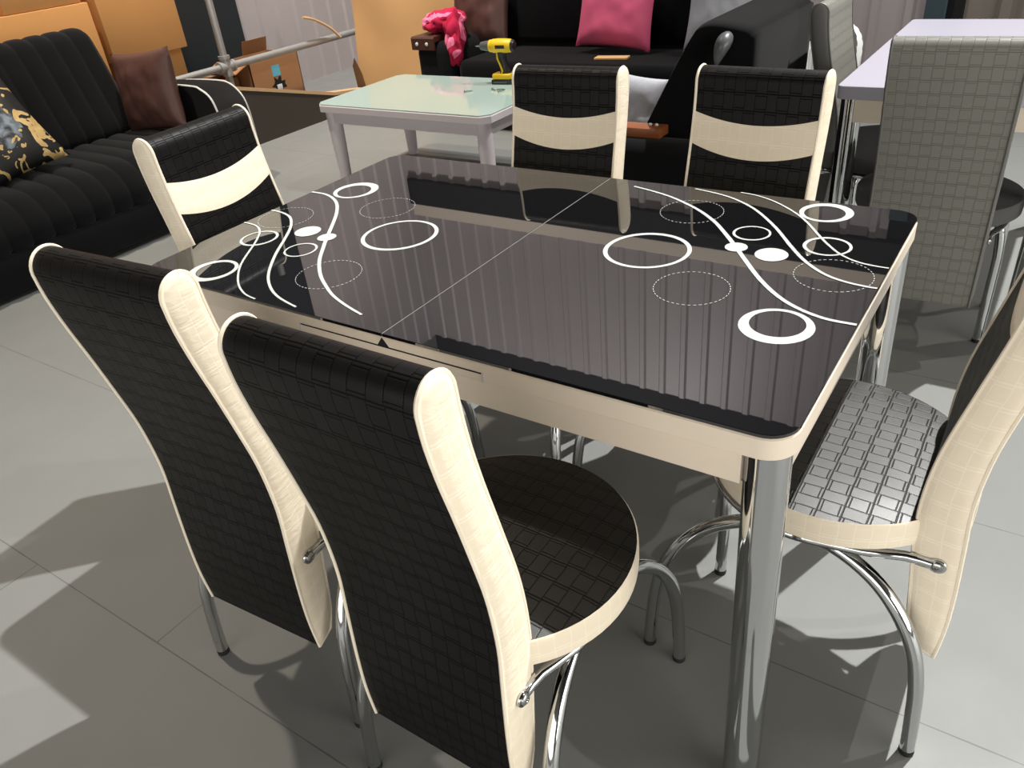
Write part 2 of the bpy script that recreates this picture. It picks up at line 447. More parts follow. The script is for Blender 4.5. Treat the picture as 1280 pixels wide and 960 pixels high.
def make_chair(name, mats, straight_legs=False, band=True, seg=14):
    t = empty(name)
    mblack, mside, mpipe, mseat, mrim, mband = mats
    # contour rear-bottom -> top -> front-bottom
    cont = [l[0] for l in LV] + [l[1] for l in reversed(LV[:-1])]
    acc = [0.0]
    for p, q in zip(cont, cont[1:]): acc.append(acc[-1] + sqrt((p[0]-q[0])**2 + (p[1]-q[1])**2))
    n = len(cont)-1
    mb = MB()
    def fn(u, v):
        i = int(round(v*n)); p = cont[i]; x = -HW + 2*HW*u
        return (x, p[0], p[1])
    def uvf(u, v): return (-HW+2*HW*u, acc[int(round(v*n))])
    mb.grid(fn, 10, n, uvfn=uvf)
    # underside
    (ry, rz), (fy, fz) = LV[0]
    mb.add([(-HW, ry, rz), (HW, ry, rz), (HW, fy, fz), (-HW, fy, fz)], [(0, 1, 2, 3)])
    mb.build('backrest', mblack, t)
    for sx in (-1, 1):
        sp = MB(); nu = 8
        def sf(u, v, sx=sx):
            a, b_ = LV[int(round(v*(len(LV)-1)))]
            y = a[0] + (b_[0]-a[0])*u; z = a[1] + (b_[1]-a[1])*u
            d = 0.0055*min(1.0, (4*u*(1-u))**0.45)
            top = min(1.0, (len(LV)-1 - v*(len(LV)-1))/4.0)
            bot = min(1.0, v*(len(LV)-1)/2.0 + 0.15)
            pk = 0.0012*noise.noise(Vector((y*40, z*55, sx*3.0)))
            return (sx*(HW + 0.0005 + d*top**0.5*bot + pk*min(1, 6*u*(1-u))), y, z)
        sp.grid(sf, nu, len(LV)-1, uvfn=lambda u, v: (u*0.062, LV[int(round(v*(len(LV)-1)))][0][1]))
        sp.build('side_panel', mside, t)
        pp = MB(); loop = [(sx*(HW-0.0005), p[0], p[1]) for p in cont]
        pp.tube(loop, 0.0034, 6)
        pp.tube([(sx*(HW-0.0005), ry, rz), (sx*(HW-0.0005), fy, fz)], 0.0032, 6)
        pp.build('piping', mpipe, t)
    if band:
        bb = MB()
        zt = lambda x: 0.872 - 0.022*(1-(x/HW)**2)
        zb = lambda x: 0.803 - 0.026*(1-(x/HW)**2)
        def bf(u, v):
            x = -HW + 2*HW*u; z = zb(x) + (zt(x)-zb(x))*v
            return (x, interp(front_s, z) + 0.0012 + 0.0014*min(1, 8*v*(1-v)), z)
        bb.grid(bf, 24, 8, uvfn=lambda u, v: (-HW+2*HW*u, zb(-HW+2*HW*u)+(zt(-HW+2*HW*u)-zb(-HW+2*HW*u))*v))
        o = bb.build('band', mband, t); o['label'] = 'curved cream band across the front of the backrest'
    # seat : round, cut straight where it meets the backrest
    CY, SR = -0.025, 0.213
    out = []
    N = 56
    a0 = math.asin(max(-1, (-0.19-CY)/SR))
    for k in range(N+1):
        a = a0 + (pi-2*a0)*k/N
        out.append((SR*cos(a), CY + SR*sin(a)))
    cx, cy = 0.0, CY
    mb = MB(); nr = 9
    def top(u, v):
        i = int(round(u*len(out))) % len(out); p = out[i]
        s = 1-v
        z = 0.4765 + 0.010*(1-s**4)
        return (cx+(p[0]-cx)*s*0.985, cy+(p[1]-cy)*s*0.985, z)
    mb.grid(top, len(out), nr)
    so = mb.build('seat', mseat, t)
    rim = MB()
    prof = [(0.97, 0.424), (0.995, 0.428), (1.0, 0.440), (1.0, 0.464), (0.997, 0.473), (0.985, 0.4770)]
    per = [0.0]
    for i in range(len(out)): 
        p, q = out[i], out[(i+1) % len(out)]; per.append(per[-1]+sqrt((p[0]-q[0])**2+(p[1]-q[1])**2))
    def rf(u, v):
        i = int(round(u*len(out))); p = out[i % len(out)]; s, z = prof[int(round(v*5))]
        return (cx+(p[0]-cx)*s, cy+(p[1]-cy)*s, z)
    rim.grid(rf, len(out), 5, uvfn=lambda u, v: (per[int(round(u*len(out)))], prof[int(round(v*5))][1]))
    rim.add([(cx+(p[0]-cx)*0.97, cy+(p[1]-cy)*0.97, 0.424) for p in out], [tuple(range(len(out)))])
    rim.build('seat_rim', mrim, t)
    # chrome support ring under the seat running to the sides of the backrest
    ring = []
    for k in range(25):
        a = radians(-8) + (pi+radians(16))*k/24
        ring.append((0.19*cos(a), CY+0.02+0.19*sin(a), 0.409))
    ring = [(0.150, -0.208, 0.404), (0.153, -0.17, 0.405), (0.175, -0.11, 0.408)] + ring + [(-0.175, -0.11, 0.408), (-0.153, -0.17, 0.405), (-0.150, -0.208, 0.404)]
    ring = catmull(ring, 2)
    rg = MB().tube(ring, 0.0085, 10).build('seat_ring', M['chrome'], t)
    for sx in (-1, 1):
        br = MB()
        br.box((sx*0.1525-0.0025, -0.216, 0.3945), (sx*0.1525+0.0025, -0.185, 0.4135), 0.0018)
        br.lathe([(0.0125, -0.0026), (0.0135, -0.0012), (0.0135, 0.0012), (0.0125, 0.0026)], (sx*0.1525, -0.216, 0.404), 'x', 22)
        bo = br.build('bracket', M['chrome'], rg)
        MB().lathe([(0.009, 0.0), (0.009, 0.0025), (0.0065, 0.0045), (0.003, 0.0045), (0.002, 0.002)], (sx*0.155, -0.216, 0.404), 'x', 14).build('bolt', M['steel'], t) if sx > 0 else \
        MB().lathe([(0.009, 0.0), (0.009, -0.0025), (0.0065, -0.0045), (0.003, -0.0045), (0.002, -0.002)], (sx*0.155, -0.216, 0.404), 'x', 14).build('bolt', M['steel'], t)
    if not straight_legs:
        ap = [(-0.245,0.012),(-0.240,0.09),(-0.232,0.17),(-0.215,0.24),(-0.180,0.302),(-0.130,0.350),(-0.065,0.380),(0.0,0.388),(0.065,0.380),(0.130,0.350),(0.180,0.302),(0.215,0.24),(0.232,0.17),(0.240,0.09),(0.245,0.012)]
        for sx in (-1, 1):
            pts = [(sx*(0.193 - 0.040*(z/0.388)**3), y, z) for y, z in ap]
            lg = MB().tube(catmull(pts, 4), 0.0125, 14).build('leg_arch', M['chrome'], t)
            for y in (-0.245, 0.245):
                MB().lathe([(0.0126, 0.0), (0.0130, 0.002), (0.0130, 0.009), (0.0126, 0.010)], (sx*0.193, y, 0), 'z', 14).build('foot_cap', M['rubber'], lg)
        # cross strut tying the arches to the seat underside
        cs = MB()
        for y in (-0.075, 0.075):
            cs.tube([(-0.157, y, 0.391), (-0.14, y, 0.402), (0.14, y, 0.402), (0.157, y, 0.391)], 0.007, 8)
        cs.box((-0.05, -0.09, 0.402), (0.05, 0.09, 0.4245))
        cs.build('seat_support', M['steel'], t)
    else:
        for sx in (-1, 1):
            for y0, y1 in ((-0.08, -0.09), (0.17, 0.15)):
                lg = MB().tube(catmull([(sx*0.183, y0, 0.012), (sx*0.183, y0, 0.2), (sx*0.180, y1, 0.33), (sx*0.165, y1, 0.405), (sx*0.12, y1, 0.415)], 5), 0.0125, 12).build('leg', M['chrome'], t)
                MB().lathe([(0.0126, 0.0), (0.0130, 0.002), (0.0130, 0.009), (0.0126, 0.010)], (sx*0.183, y0, 0), 'z', 14).build('foot_cap', M['rubber'], lg)
        MB().box((-0.13, -0.12, 0.405), (0.13, 0.17, 0.4245), 0.004).build('seat_support', M['steel'], t)
    return t

mk = (M['croc_back'], M['cream_side'], M['cream'], M['croc_black'], M['croc_cream'], M['croc_cream'])
chair = make_chair('dining_chair', mk)
spots = [  # x, y, rotation(deg), label
    (0.243, -0.432, 0, 'black and cream dining chair with back to the camera, dark seat showing, overlapping its neighbour'),
    (-0.243, -0.390, 3.5, 'black and cream dining chair seen from behind, partly hidden behind its overlapping neighbour'),
    (0.612, 0.017, 90, 'black and cream dining chair at the short table end, its round seat lit bright'),
    (-0.520, -0.062, -85, 'black and cream dining chair at the table end in front of the channelled black sofa'),
    (-0.187, 0.290, 182, 'black and cream dining chair across the table, beside the white coffee table'),
    (0.248, 0.332, 176, 'black and cream dining chair across the table, nearer the two grey chairs'),
]
for i, (x, y, a, lab) in enumerate(spots):
    c = chair if i == 0 else copy_tree(chair)
    c.location = (x, y, 0); c.rotation_euler = (0, 0, radians(a))
    tag(c, lab, 'chair', 'black and cream chairs round the glass table')

gm = (M['croc_grey'], M['grey_vinyl'], M['grey_vinyl'], M['grey_fabric'], M['grey_fabric'], M['croc_grey'])
g1 = make_chair('grey_dining_chair', gm, straight_legs=True, band=False)
g1.location = (0.567, 1.445, 0); g1.rotation_euler = (0, 0, radians(2)); g1.scale = (1.07, 1, 0.965)
tag(g1, 'grey embossed dining chair with tall back to the camera at the pale table', 'chair', 'grey chairs at the pale table')
g2 = copy_tree(g1); g2.location = (0.37, 1.85, 0); g2.rotation_euler = (0, 0, radians(-90))
tag(g2, 'grey dining chair side-on between the black armchair and the pale table', 'chair', 'grey chairs at the pale table')

# ------------------------------------------------------------------ dining table
TL, TW, TH = 1.3, 0.796, 0.76
def rrect(x0, y0, x1, y1, r, n=8, corners=(1,1,1,1)):
    out = []
    for (cx, cy, a0), on in zip(((x1-r, y1-r, 0), (x0+r, y1-r, 90), (x0+r, y0+r, 180), (x1-r, y0+r, 270)), corners):
        if not on:
            out.append(((x1 if a0 in (0, 270) else x0), (y1 if a0 in (0, 90) else y0))); continue
        for k in range(n+1):
            a = radians(a0+90*k/n); out.append((cx+r*cos(a), cy+r*sin(a)))
    return out
def slab(mb, outline, z0, z1, bev=0.0015):
    """prism with a small top and bottom bevel"""
    n = len(outline)
    cx = sum(p[0] for p in outline)/n; cy = sum(p[1] for p in outline)/n
    def off(p, i, d):
        a, b_ = outline[i-1], outline[(i+1) % n]
        t = Vector((b_[0]-a[0], b_[1]-a[1])).normalized(); return (p[0]-t.y*d, p[1]+t.x*d)
    vs = []
    for z, d in ((z0, bev), (z0+bev, 0), (z1-bev, 0), (z1, bev)):
        vs += [(*off(p, i, d), z) for i, p in enumerate(outline)]
    fs = [tuple(range(n-1, -1, -1)), tuple(3*n+k for k in range(n))]
    for l in range(3):
        fs += [(l*n+k, l*n+(k+1) % n, (l+1)*n+(k+1) % n, (l+1)*n+k) for k in range(n)]
    return mb.add(vs, fs)
table = tag(empty('dining_table'), 'cream dining table with glossy black glass top printed with white circles and waves', 'table')
PR = MB
def print_mesh(sgn):
    mb = MB(); Z = [TH + 0.0003]
    def P(x, y): return (sgn*x, sgn*y, Z[0])
    def ring(ox, oy, orr, ix, iy, ir, n=64):
        Z[0] += 0.00006
        vs = []; fs = []
        for k in range(n):
            a = 2*pi*k/n
            vs.append(P(ox+orr*cos(a), oy+orr*sin(a))); vs.append(P(ix+ir*cos(a), iy+ir*sin(a)))
        for k in range(n):
            j = (k+1) % n; fs.append((2*k, 2*j, 2*j+1, 2*k+1))
        mb.add(vs, fs)
    def disc(ox, oy, r, n=40):
        Z[0] += 0.00006
        mb.add([P(ox+r*cos(2*pi*k/n), oy+r*sin(2*pi*k/n)) for k in range(n)], [tuple(range(n))])
    def dashed(ox, oy, r, n=44, w=0.0012):
        for k in range(n):
            a0 = 2*pi*k/n; a1 = a0 + 2*pi/n*0.55
            vs = []
            for a in (a0, (a0+a1)/2, a1):
                vs += [P(ox+(r-w/2)*cos(a), oy+(r-w/2)*sin(a)), P(ox+(r+w/2)*cos(a), oy+(r+w/2)*sin(a))]
            mb.add(vs, [(0, 1, 3, 2), (2, 3, 5, 4)])
    ring(0.5462,-0.1293,0.0548, 0.5458,-0.1228,0.0408)
    ring(0.2506,0.0561,0.0804, 0.2512,0.0552,0.0722)
    ring(0.4928,0.3407,0.0495, 0.4908,0.3370,0.0376)
    ring(0.5365,0.1834,0.0412, 0.5373,0.1828,0.0354)
    ring(0.3974,0.1954,0.0347, 0.3977,0.1958,0.0302)
    disc(0.4601,0.1145,0.0284); disc(0.3935,0.1242,0.0201)
    dashed(0.3846,-0.0596,0.0622); dashed(0.2521,0.2616,0.0624); dashed(0.5758,0.0706,0.0618)
    curves = [
     ([(0.076,0.362),(0.126,0.347),(0.177,0.327),(0.22,0.302),(0.266,0.27),(0.316,0.223),(0.36,0.168),(0.39,0.128),(0.422,0.083),(0.465,0.024),(0.5,-0.017),(0.53,-0.045),(0.557,-0.063),(0.583,-0.075),(0.611,-0.082),(0.6485,-0.082)], 0.0045, 0.0085, 0.0065),
     ([(0.208,0.388),(0.268,0.373),(0.317,0.349),(0.368,0.308),(0.427,0.238),(0.475,0.168),(0.513,0.116),(0.545,0.083),(0.573,0.063),(0.604,0.052),(0.632,0.048),(0.6485,0.048)], 0.004, 0.0068, 0.005),
     ([(0.305,0.396),(0.341,0.389),(0.386,0.366),(0.434,0.326),(0.471,0.284),(0.515,0.219),(0.54,0.185),(0.566,0.156),(0.595,0.137),(0.623,0.130),(0.6485,0.129)], 0.0032, 0.0048, 0.004)]
    for pts, w0, w1, w2 in curves:
        Z[0] += 0.00006
        c = catmull([Vector((a, b_, 0)) for a, b_ in pts], 5); n = len(c); vs = []; fs = []
        for i, p in enumerate(c):
            t = (c[min(i+1, n-1)]-c[max(i-1, 0)]).normalized(); nn = Vector((-t.y, t.x, 0))
            s = i/(n-1); w = (w0+(w1-w0)*min(1, s*2.2)) if s < 0.45 else (w1+(w2-w1)*(s-0.45)/0.55)
            vs += [P(*(p+nn*w/2).xy), P(*(p-nn*w/2).xy)]
        fs = [(2*i, 2*i+1, 2*i+3, 2*i+2) for i in range(n-1)]
        mb.add(vs, fs)
    return mb
for sg in (-1, 1):
    x0, x1 = (0.0009, TL/2) if sg > 0 else (-TL/2, -0.0009)
    ol = rrect(x0, -TW/2, x1, TW/2, 0.042, corners=(1,0,0,1) if sg > 0 else (0,1,1,0))
    gt = slab(MB(), ol, TH-0.006, TH, 0.0008).build('glass_top', M['glass'], table, angle=30)
    gt['label'] = 'black glass leaf with white printed circles and waves'
    pm = print_mesh(sg)
    po = pm.build('printed_pattern', M['glassprint'], gt, smooth=False, recalc=False)
MB().box((-0.0008, -TW/2+0.001, TH-0.006), (0.0008, TW/2-0.001, TH-0.0003)).build('seam_strip', M['galv'], table, smooth=False)
e = 0.0012
slab(MB(), rrect(-TL/2-e, -TW/2-e, TL/2+e, TW/2+e, 0.043), 0.7205, TH-0.0061, 0.002).build('top_edge', M['trim'], table, angle=30)
ap = MB()
ix, iy = TL/2-0.062, TW/2-0.014
ap.box((-ix, -iy, 0.663), (ix, -iy+0.018, 0.7205)); ap.box((-ix, iy-0.018, 0.663), (ix, iy, 0.7205))
ap.box((-TL/2+0.014, -TW/2+0.075, 0.663), (-TL/2+0.032, TW/2-0.075, 0.7205)); ap.box((TL/2-0.032, -TW/2+0.075, 0.663), (TL/2-0.014, TW/2-0.075, 0.7205))
ap.build('apron', M['trim'], table, smooth=False)
# pull slot on both long sides
for sy in (-1, 1):
    yy = sy*(TW/2+e); s = MB()
    def yb(x0, z0, x1, z1, m=0, d=0.0008): 
        s.box((x0, min(yy, yy+sy*d), z0), (x1, max(yy, yy+sy*d), z1), m=m)
    yb(-0.192, 0.7355, 0.195, 0.7378)
    s.prism([(-0.012, 0.7378), (0.012, 0.7378), (0.0, 0.7535)], min(yy, yy+sy*0.0008), max(yy, yy+sy*0.0008), 'y')
    yb(-0.1955, 0.7215, -0.192, 0.7378, 1, 0.001); yb(0.195, 0.7215, 0.1985, 0.7378, 1, 0.001)
    s.build('pull_slot', [M['black'], M['white']], table, smooth=False)
for sx in (-1, 1):
    for sy in (-1, 1):
        lg = MB().tube([(sx*0.626, sy*0.368, 0.02), (sx*0.6155, sy*0.362, 0.72)], 0.0298, 40).build('leg', M['chrome'], table)
        MB().lathe([(0.026, 0.0), (0.028, 0.004), (0.028, 0.022)], (sx*0.626, sy*0.368, 0), 'z', 30).build('foot_cap', M['rubber'], lg)

# ------------------------------------------------------------------ pale table behind
wt = tag(empty('pale_dining_table', (0.57, 1.90, 0)), 'pale lilac-white dining table on chrome legs behind the tall grey chair', 'table')
hx, hy = 0.315, 0.555
slab(MB(), rrect(-hx, -hy, hx, hy, 0.02, 5), 0.722, 0.76, 0.0015).build('tabletop', M['lilac'], wt, angle=30)
ap = MB()
ap.box((-hx+0.05, -hy+0.012, 0.655), (hx-0.05, -hy+0.03, 0.722)); ap.box((-hx+0.05, hy-0.03, 0.655), (hx-0.05, hy-0.012, 0.722))
ap.box((-hx+0.012, -hy+0.05, 0.655), (-hx+0.03, hy-0.05, 0.722)); ap.box((hx-0.03, -hy+0.05, 0.655), (hx-0.012, hy-0.05, 0.722))
ap.build('apron', M['trim'], wt, smooth=False)
for sx in (-1, 1):
    for sy in (-1, 1):
        lg = MB().lathe([(0.0305, 0.02), (0.031, 0.024), (0.031, 0.722)], (sx*(hx-0.04), sy*(hy-0.04), 0), 'z', 36).build('leg', M['chrome'], wt)
        MB().lathe([(0.027, 0.0), (0.029, 0.004), (0.029, 0.022)], (sx*(hx-0.04), sy*(hy-0.04), 0), 'z', 30).build('foot_cap', M['rubber'], lg)

# ------------------------------------------------------------------ coffee table
ct = tag(empty('coffee_table', (-1.955, 2.19, 0)), 'white coffee table with a pale mint glass top and tapered legs', 'coffee table')
hx, hy = 0.565, 0.36
def cham(x, y, c): return [(x, -y+c), (x, y-c), (x-c, y), (-x+c, y), (-x, y-c), (-x, -y+c), (-x+c, -y), (x-c, -y)]
slab(MB(), cham(hx, hy, 0.04), 0.408, 0.444, 0.003).build('tabletop', M['white'], ct, angle=25)
slab(MB(), cham(hx-0.004, hy-0.004, 0.04), 0.444, 0.45, 0.001).build('glass_top', M['mint'], ct, angle=25)
ap = MB()
ap.box((-hx+0.06, -hy+0.035, 0.345), (hx-0.06, -hy+0.053, 0.408)); ap.box((-hx+0.06, hy-0.053, 0.345), (hx-0.06, hy-0.035, 0.408))
ap.box((-hx+0.035, -hy+0.06, 0.345), (-hx+0.053, hy-0.06, 0.408)); ap.box((hx-0.053, -hy+0.06, 0.345), (hx-0.035, hy-0.06, 0.408))
ap.build('apron', M['white'], ct, smooth=False)
for sx in (-1, 1):
    for sy in (-1, 1):
        cx, cy = sx*(hx-0.065), sy*(hy-0.065)
        MB().tube([(cx, cy, 0), (cx, cy, 0.2), (cx, cy, 0.408)], [0.030, 0.037, 0.041], 24).build('leg', M['white'], ct)

# ------------------------------------------------------------------ cordless drill on the coffee table
dl = tag(empty('cordless_drill', (-1.70, 2.45, 0.45), radians(8)), 'yellow and black cordless drill standing on its battery on the white coffee table', 'drill')
dl.scale = (1.06, 1.06, 1.06)
bt = MB().box((-0.058, -0.036, 0.0), (0.055, 0.036, 0.022), 0.005).build('battery', M['blackplastic'], dl)
MB().box((-0.045, -0.0367, 0.007), (0.03, -0.0357, 0.015)).build('battery_label', M['greyplastic'], bt, smooth=False)
MB().box((-0.052, -0.034, 0.0222), (0.052, 0.034, 0.05), 0.008, seg=3).build('battery_cover', M['yellow'], dl)
h = MB()
n = 14; vs = []; fs = []
for k, (x, z, a, b_) in enumerate([(0.012, 0.048, 0.032, 0.026), (0.010, 0.07, 0.024, 0.019), (0.004, 0.10, 0.021, 0.018), (-0.002, 0.128, 0.022, 0.018), (-0.004, 0.15, 0.03, 0.022)]):
    for j in range(n):
        t_ = 2*pi*j/n; vs.append((x+a*cos(t_), b_*sin(t_), z))
for k in range(4):
    for j in range(n): fs.append((k*n+j, k*n+(j+1) % n, (k+1)*n+(j+1) % n, (k+1)*n+j))
fs += [tuple(range(n-1, -1, -1)), tuple(4*n+j for j in range(n))]
h.add(vs, fs); h.build('grip', M['blackplastic'], dl)
MB().tube([(-0.03, 0, 0.14), (-0.026, 0, 0.12), (-0.018, 0, 0.105)], [0.008, 0.009, 0.006], 10).build('trigger', M['blackplastic'], dl)
MB().tube([(-0.022, -0.012, 0.15), (-0.02, -0.017, 0.12), (-0.006, -0.019, 0.09), (0.004, -0.021, 0.062), (0.0, -0.024, 0.048)], 0.005, 8).build('grip_stripe', M['yellow'], dl)
MB().lathe([(0.012, 0.066), (0.026, 0.064), (0.031, 0.05), (0.0335, 0.02), (0.034, -0.02), (0.032, -0.045), (0.027, -0.05)], (0, 0, 0.176), 'x', 24).build('motor_housing', M['yellow'], dl)
MB().lathe([(0.010, 0.074), (0.022, 0.072), (0.0285, 0.064), (0.0285, 0.056)], (0, 0, 0.176), 'x', 24).build('end_cap', M['blackplastic'], dl)
MB().lathe([(0.029, -0.049), (0.029, -0.062), (0.026, -0.064)], (0, 0, 0.176), 'x', 24).build('torque_collar', M['yellow'], dl)
MB().lathe([(0.025, -0.063), (0.024, -0.085), (0.019, -0.112), (0.012, -0.118)], (0, 0, 0.176), 'x', 24).build('chuck', M['greyplastic'], dl)
MB().lathe([(0.004, -0.117), (0.004, -0.135), (0.001, -0.146)], (0, 0, 0.176), 'x', 10).build('drill_bit', M['steel'], dl)
MB().box((-0.02, -0.0345, 0.168), (0.03, -0.0325, 0.184), 0.0008).build('side_label', M['blackplastic'], dl)
for k, (x, y, a, lab) in enumerate([(-1.62, 2.30, 20, 'small silver screw lying nearest the drill battery'), (-1.60, 2.275, 75, 'small silver screw crossing the others beside the drill'), (-1.655, 2.285, -30, 'small silver screw at the front of the little heap by the drill'), (-1.78, 2.23, 50, 'single small screw lying alone on the mint glass')]):
    s = MB().tube([(-0.014, 0, 0.004), (0.010, 0, 0.003), (0.016, 0, 0.003)], [0.0022, 0.0018, 0.0004], 8)
    s.lathe([(0.002, -0.0138), (0.0045, -0.0165), (0.0045, -0.018)], (0, 0, 0.0046), 'x', 10)
    o = s.build('screw', M['steel']); o.location = (x, y, 0.4503); o.rotation_euler = (0, 0, radians(a)); o.scale = (1.4, 1.4, 1.4)
    tag(o, lab, 'screw', 'screws on the coffee table')

# ------------------------------------------------------------------ cushions
def cushion(name, w, h, T, mat, loc, rot, seed=0, wrinkle=0.006, label='', cat='cushion', group=None):
    mb = MB(); n = 26
    def f_(sg):
        def g(u, v):
            a, b_ = 2*u-1, 2*v-1
            th = T*max(0.0, (1-abs(a)**3.2)*(1-abs(b_)**3.2))**0.55
            px = w/2*a*(1-0.07*(1-b_*b_)); pz = h/2*b_*(1-0.07*(1-a*a))
            wr = wrinkle*noise.noise(Vector((a*2.2+seed, b_*2.2, sg*2.0+seed)))*min(1, 6*(1-abs(a))*(1-abs(b_)))
            wr += wrinkle*0.5*noise.noise(Vector((a*7+seed, b_*3, seed)))*min(1, 3*(1-max(abs(a), abs(b_))))
            return (px, sg*th/2+wr, pz)
        return g
    for sg in (1, -1):
        mb.grid(f_(sg), n, n, uvfn=lambda u, v: (2*u-1, 2*v-1))
    o = mb.build(name, mat, angle=80)
    o.location = loc; o.rotation_euler = tuple(radians(a) for a in rot)
    tag(o, label, cat, group)
    return o

# ------------------------------------------------------------------ channelled black sofa, left (faces +X)
sofa = tag(empty('channelled_sofa', (0, 0, 0)), 'black velvet sofa with vertical channel stitching and a piped arm before stacked cartons', 'sofa')
Y0, Y1 = -0.75, 1.43
def chan(y): return 0.020*(abs(sin(pi*(y-0.03)/0.1)))**0.42
def ext(prof, y0, y1, step=0.00625, amp=1.0):
    """sweeps a closed xz profile along y with channel grooves along its outward normal"""
    mb = MB(); P = catmull([Vector((a, b_, 0)) for a, b_ in prof], 5, closed=True); n = len(P)
    ny = int((y1-y0)/step)
    nor = []
    for i in range(n):
        t = (P[(i+1) % n]-P[i-1]).normalized(); nor.append(Vector((t.y, -t.x, 0)))
    def fn(u, v):
        i = int(round(u*n)) % n; y = y0+(y1-y0)*v
        e_ = min(1.0, min(v, 1-v)*(y1-y0)/0.03)
        d = chan(y)*amp - 0.014*(1-sqrt(max(0, 1-(1-e_)**2)))*1.6
        p = P[i]+nor[i]*d
        return (p.x, y, p.y)
    mb.grid(fn, n, ny)
    for v in (0.0, 1.0):
        mb.add([fn(i/n, v) for i in range(n)], [tuple(range(n))])
    return mb
seat_prof = [(-3.50,0.22),(-3.50,0.37),(-3.30,0.385),(-3.05,0.385),(-2.90,0.365),(-2.825,0.30),(-2.815,0.225),(-2.86,0.205),(-3.2,0.205)]
back_prof = [(-3.40,0.40),(-3.46,0.60),(-3.54,0.80),(-3.585,0.875),(-3.66,0.892),(-3.72,0.85),(-3.70,0.6),(-3.66,0.40),(-3.55,0.37)]
seat_prof.reverse(); 
def orient(pr):
    A = sum(pr[i-1][0]*pr[i][1]-pr[i][0]*pr[i-1][1] for i in range(len(pr)))
    return pr if A > 0 else pr[::-1]
ext(orient(seat_prof), Y0+0.02, Y1-0.02).build('seat_cushion', M['velvet'], sofa, angle=70)
ext(orient(back_prof), Y0+0.02, Y1-0.09).build('backrest', M['velvet'], sofa, angle=70)
MB().box((-3.62, Y0, 0.03), (-2.80, Y1+0.0, 0.195), 0.012).build('base', M['velvet'], sofa)
MB().box((-3.72, Y0, 0.03), (-3.621, Y1+0.0, 0.6), 0.012).build('back_board', M['velvet'], sofa)
for (ya, yb_) in ((Y1, 1.80), (Y0-0.35, Y0)):
    # armrest whose rounded front sweeps back towards its outer side
    def apf(dx, dz): return [(-3.70,0.05),(-3.70,0.50+dz),(-3.60,0.535+dz),(-3.40,0.548+dz),(-3.22+dx,0.550+dz),(-3.13+dx,0.535+dz),(-3.06+dx,0.485+dz),(-3.03+dx,0.42),(-3.02+dx,0.30),(-3.02+dx,0.05)]
    inner = (0.23, 0.06); outer = (0.0, 0.0)
    am = MB(); loops = []
    for k in range(9):
        q = k/8 if ya > 0 else 1-k/8
        dx = inner[0]*(1-q); dz = inner[1]*(1-q) + 0.012*sin(pi*k/8)
        P = catmull([Vector((a, b_, 0)) for a, b_ in apf(dx, dz)], 5)
        loops.append([(p.x, ya+0.001+(yb_-ya-0.002)*k/8, p.y) for p in P])
    n = len(loops[0])
    am.grid(lambda u, v: loops[int(round(v*8))][int(round(u*(n-1)))], n-1, 8)
    am.add([lp for lp in loops[0]], [tuple(range(n))]); am.add([lp for lp in loops[8]], [tuple(range(n))])
    am.add([loops[0][0], loops[0][-1], loops[8][-1], loops[8][0]], [(0, 1, 2, 3)])
    amo = am.build('armrest', M['velvet2'], sofa, angle=50)
    for lp, dy in ((loops[0], 0.004), (loops[8], -0.002)):
        MB().tube([(p[0]+0.002, p[1]+dy, p[2]+0.002) for p in lp[12:]], 0.0055, 6).build('piping', M['whitefab'], amo)
for x in (-3.6, -2.9):
    for y in (Y0+0.1, Y1-0.1):
        MB().lathe([(0.022, 0.0), (0.03, 0.03)], (x, y, 0), 'z', 12).build('foot', M['rubber'], sofa)
cushion('throw_cushion', 0.44, 0.40, 0.13, M['brown'], (-3.30, 1.535, 0.60), (0, 0, 0), 3, 0.012, 'brown satin cushion leaning at the arm end of the channelled black sofa', group=None)
o = bpy.data.objects['throw_cushion']
def face(o, normal, upv, loc):
    n_ = Vector(normal).normalized(); u_ = Vector(upv); u_ = (u_-n_*u_.dot(n_)).normalized(); x_ = n_.cross(u_)*-1
    # local -Y -> normal, local Z -> up, local X -> x_
    x_ = (-n_).cross(u_)
    o.matrix_world = Matrix(((x_.x, -n_.x, u_.x, loc[0]), (x_.y, -n_.y, u_.y, loc[1]), (x_.z, -n_.z, u_.z, loc[2]), (0, 0, 0, 1)))
face(o, (0.12, -0.97, 0.14), (-0.10, 0.12, 1), (-3.18, 1.325, 0.603))
c2 = cushion('ornate_cushion', 0.46, 0.46, 0.15, M['ornate'], (0, 0, 0), (0, 0, 0), 9, 0.006, 'black cushion printed with gold scrolls leaning on the channelled sofa', 'cushion')
face(c2, (0.80, -0.05, 0.55), (-0.5, -0.12, 0.8), (-3.20, 0.50, 0.605))

# ------------------------------------------------------------------ black sofa behind coffee table (faces -Y)
s2 = tag(empty('black_sofa', (0, 0, 0)), 'plain black velvet sofa with brown studded arm pads behind the white coffee table', 'sofa')
def softbox(mb, lo, hi, r, puff=0.0, n=10):
    (x0, y0, z0), (x1, y1, z1) = lo, hi
    mb.box(lo, hi, r, seg=4)
    return mb
softbox(MB(), (-2.46, 3.02, 0.235), (-0.74, 3.66, 0.43), 0.05).build('seat_cushion', M['velvet2'], s2)
softbox(MB(), (-2.46, 3.06, 0.05), (-0.74, 3.66, 0.234), 0.015).build('base', M['velvet2'], s2)
for a, b_ in ((-2.46, -1.605), (-1.595, -0.74)):
    bc = MB(); softbox(bc, (a, 3.50, 0.431), (b_, 3.68, 0.93), 0.06)
    bc.build('back_cushion', M['velvet2'], s2)
MB().box((-2.46, 3.681, 0.05), (-0.74, 3.78, 0.88), 0.03).build('back_board', M['velvet2'], s2)
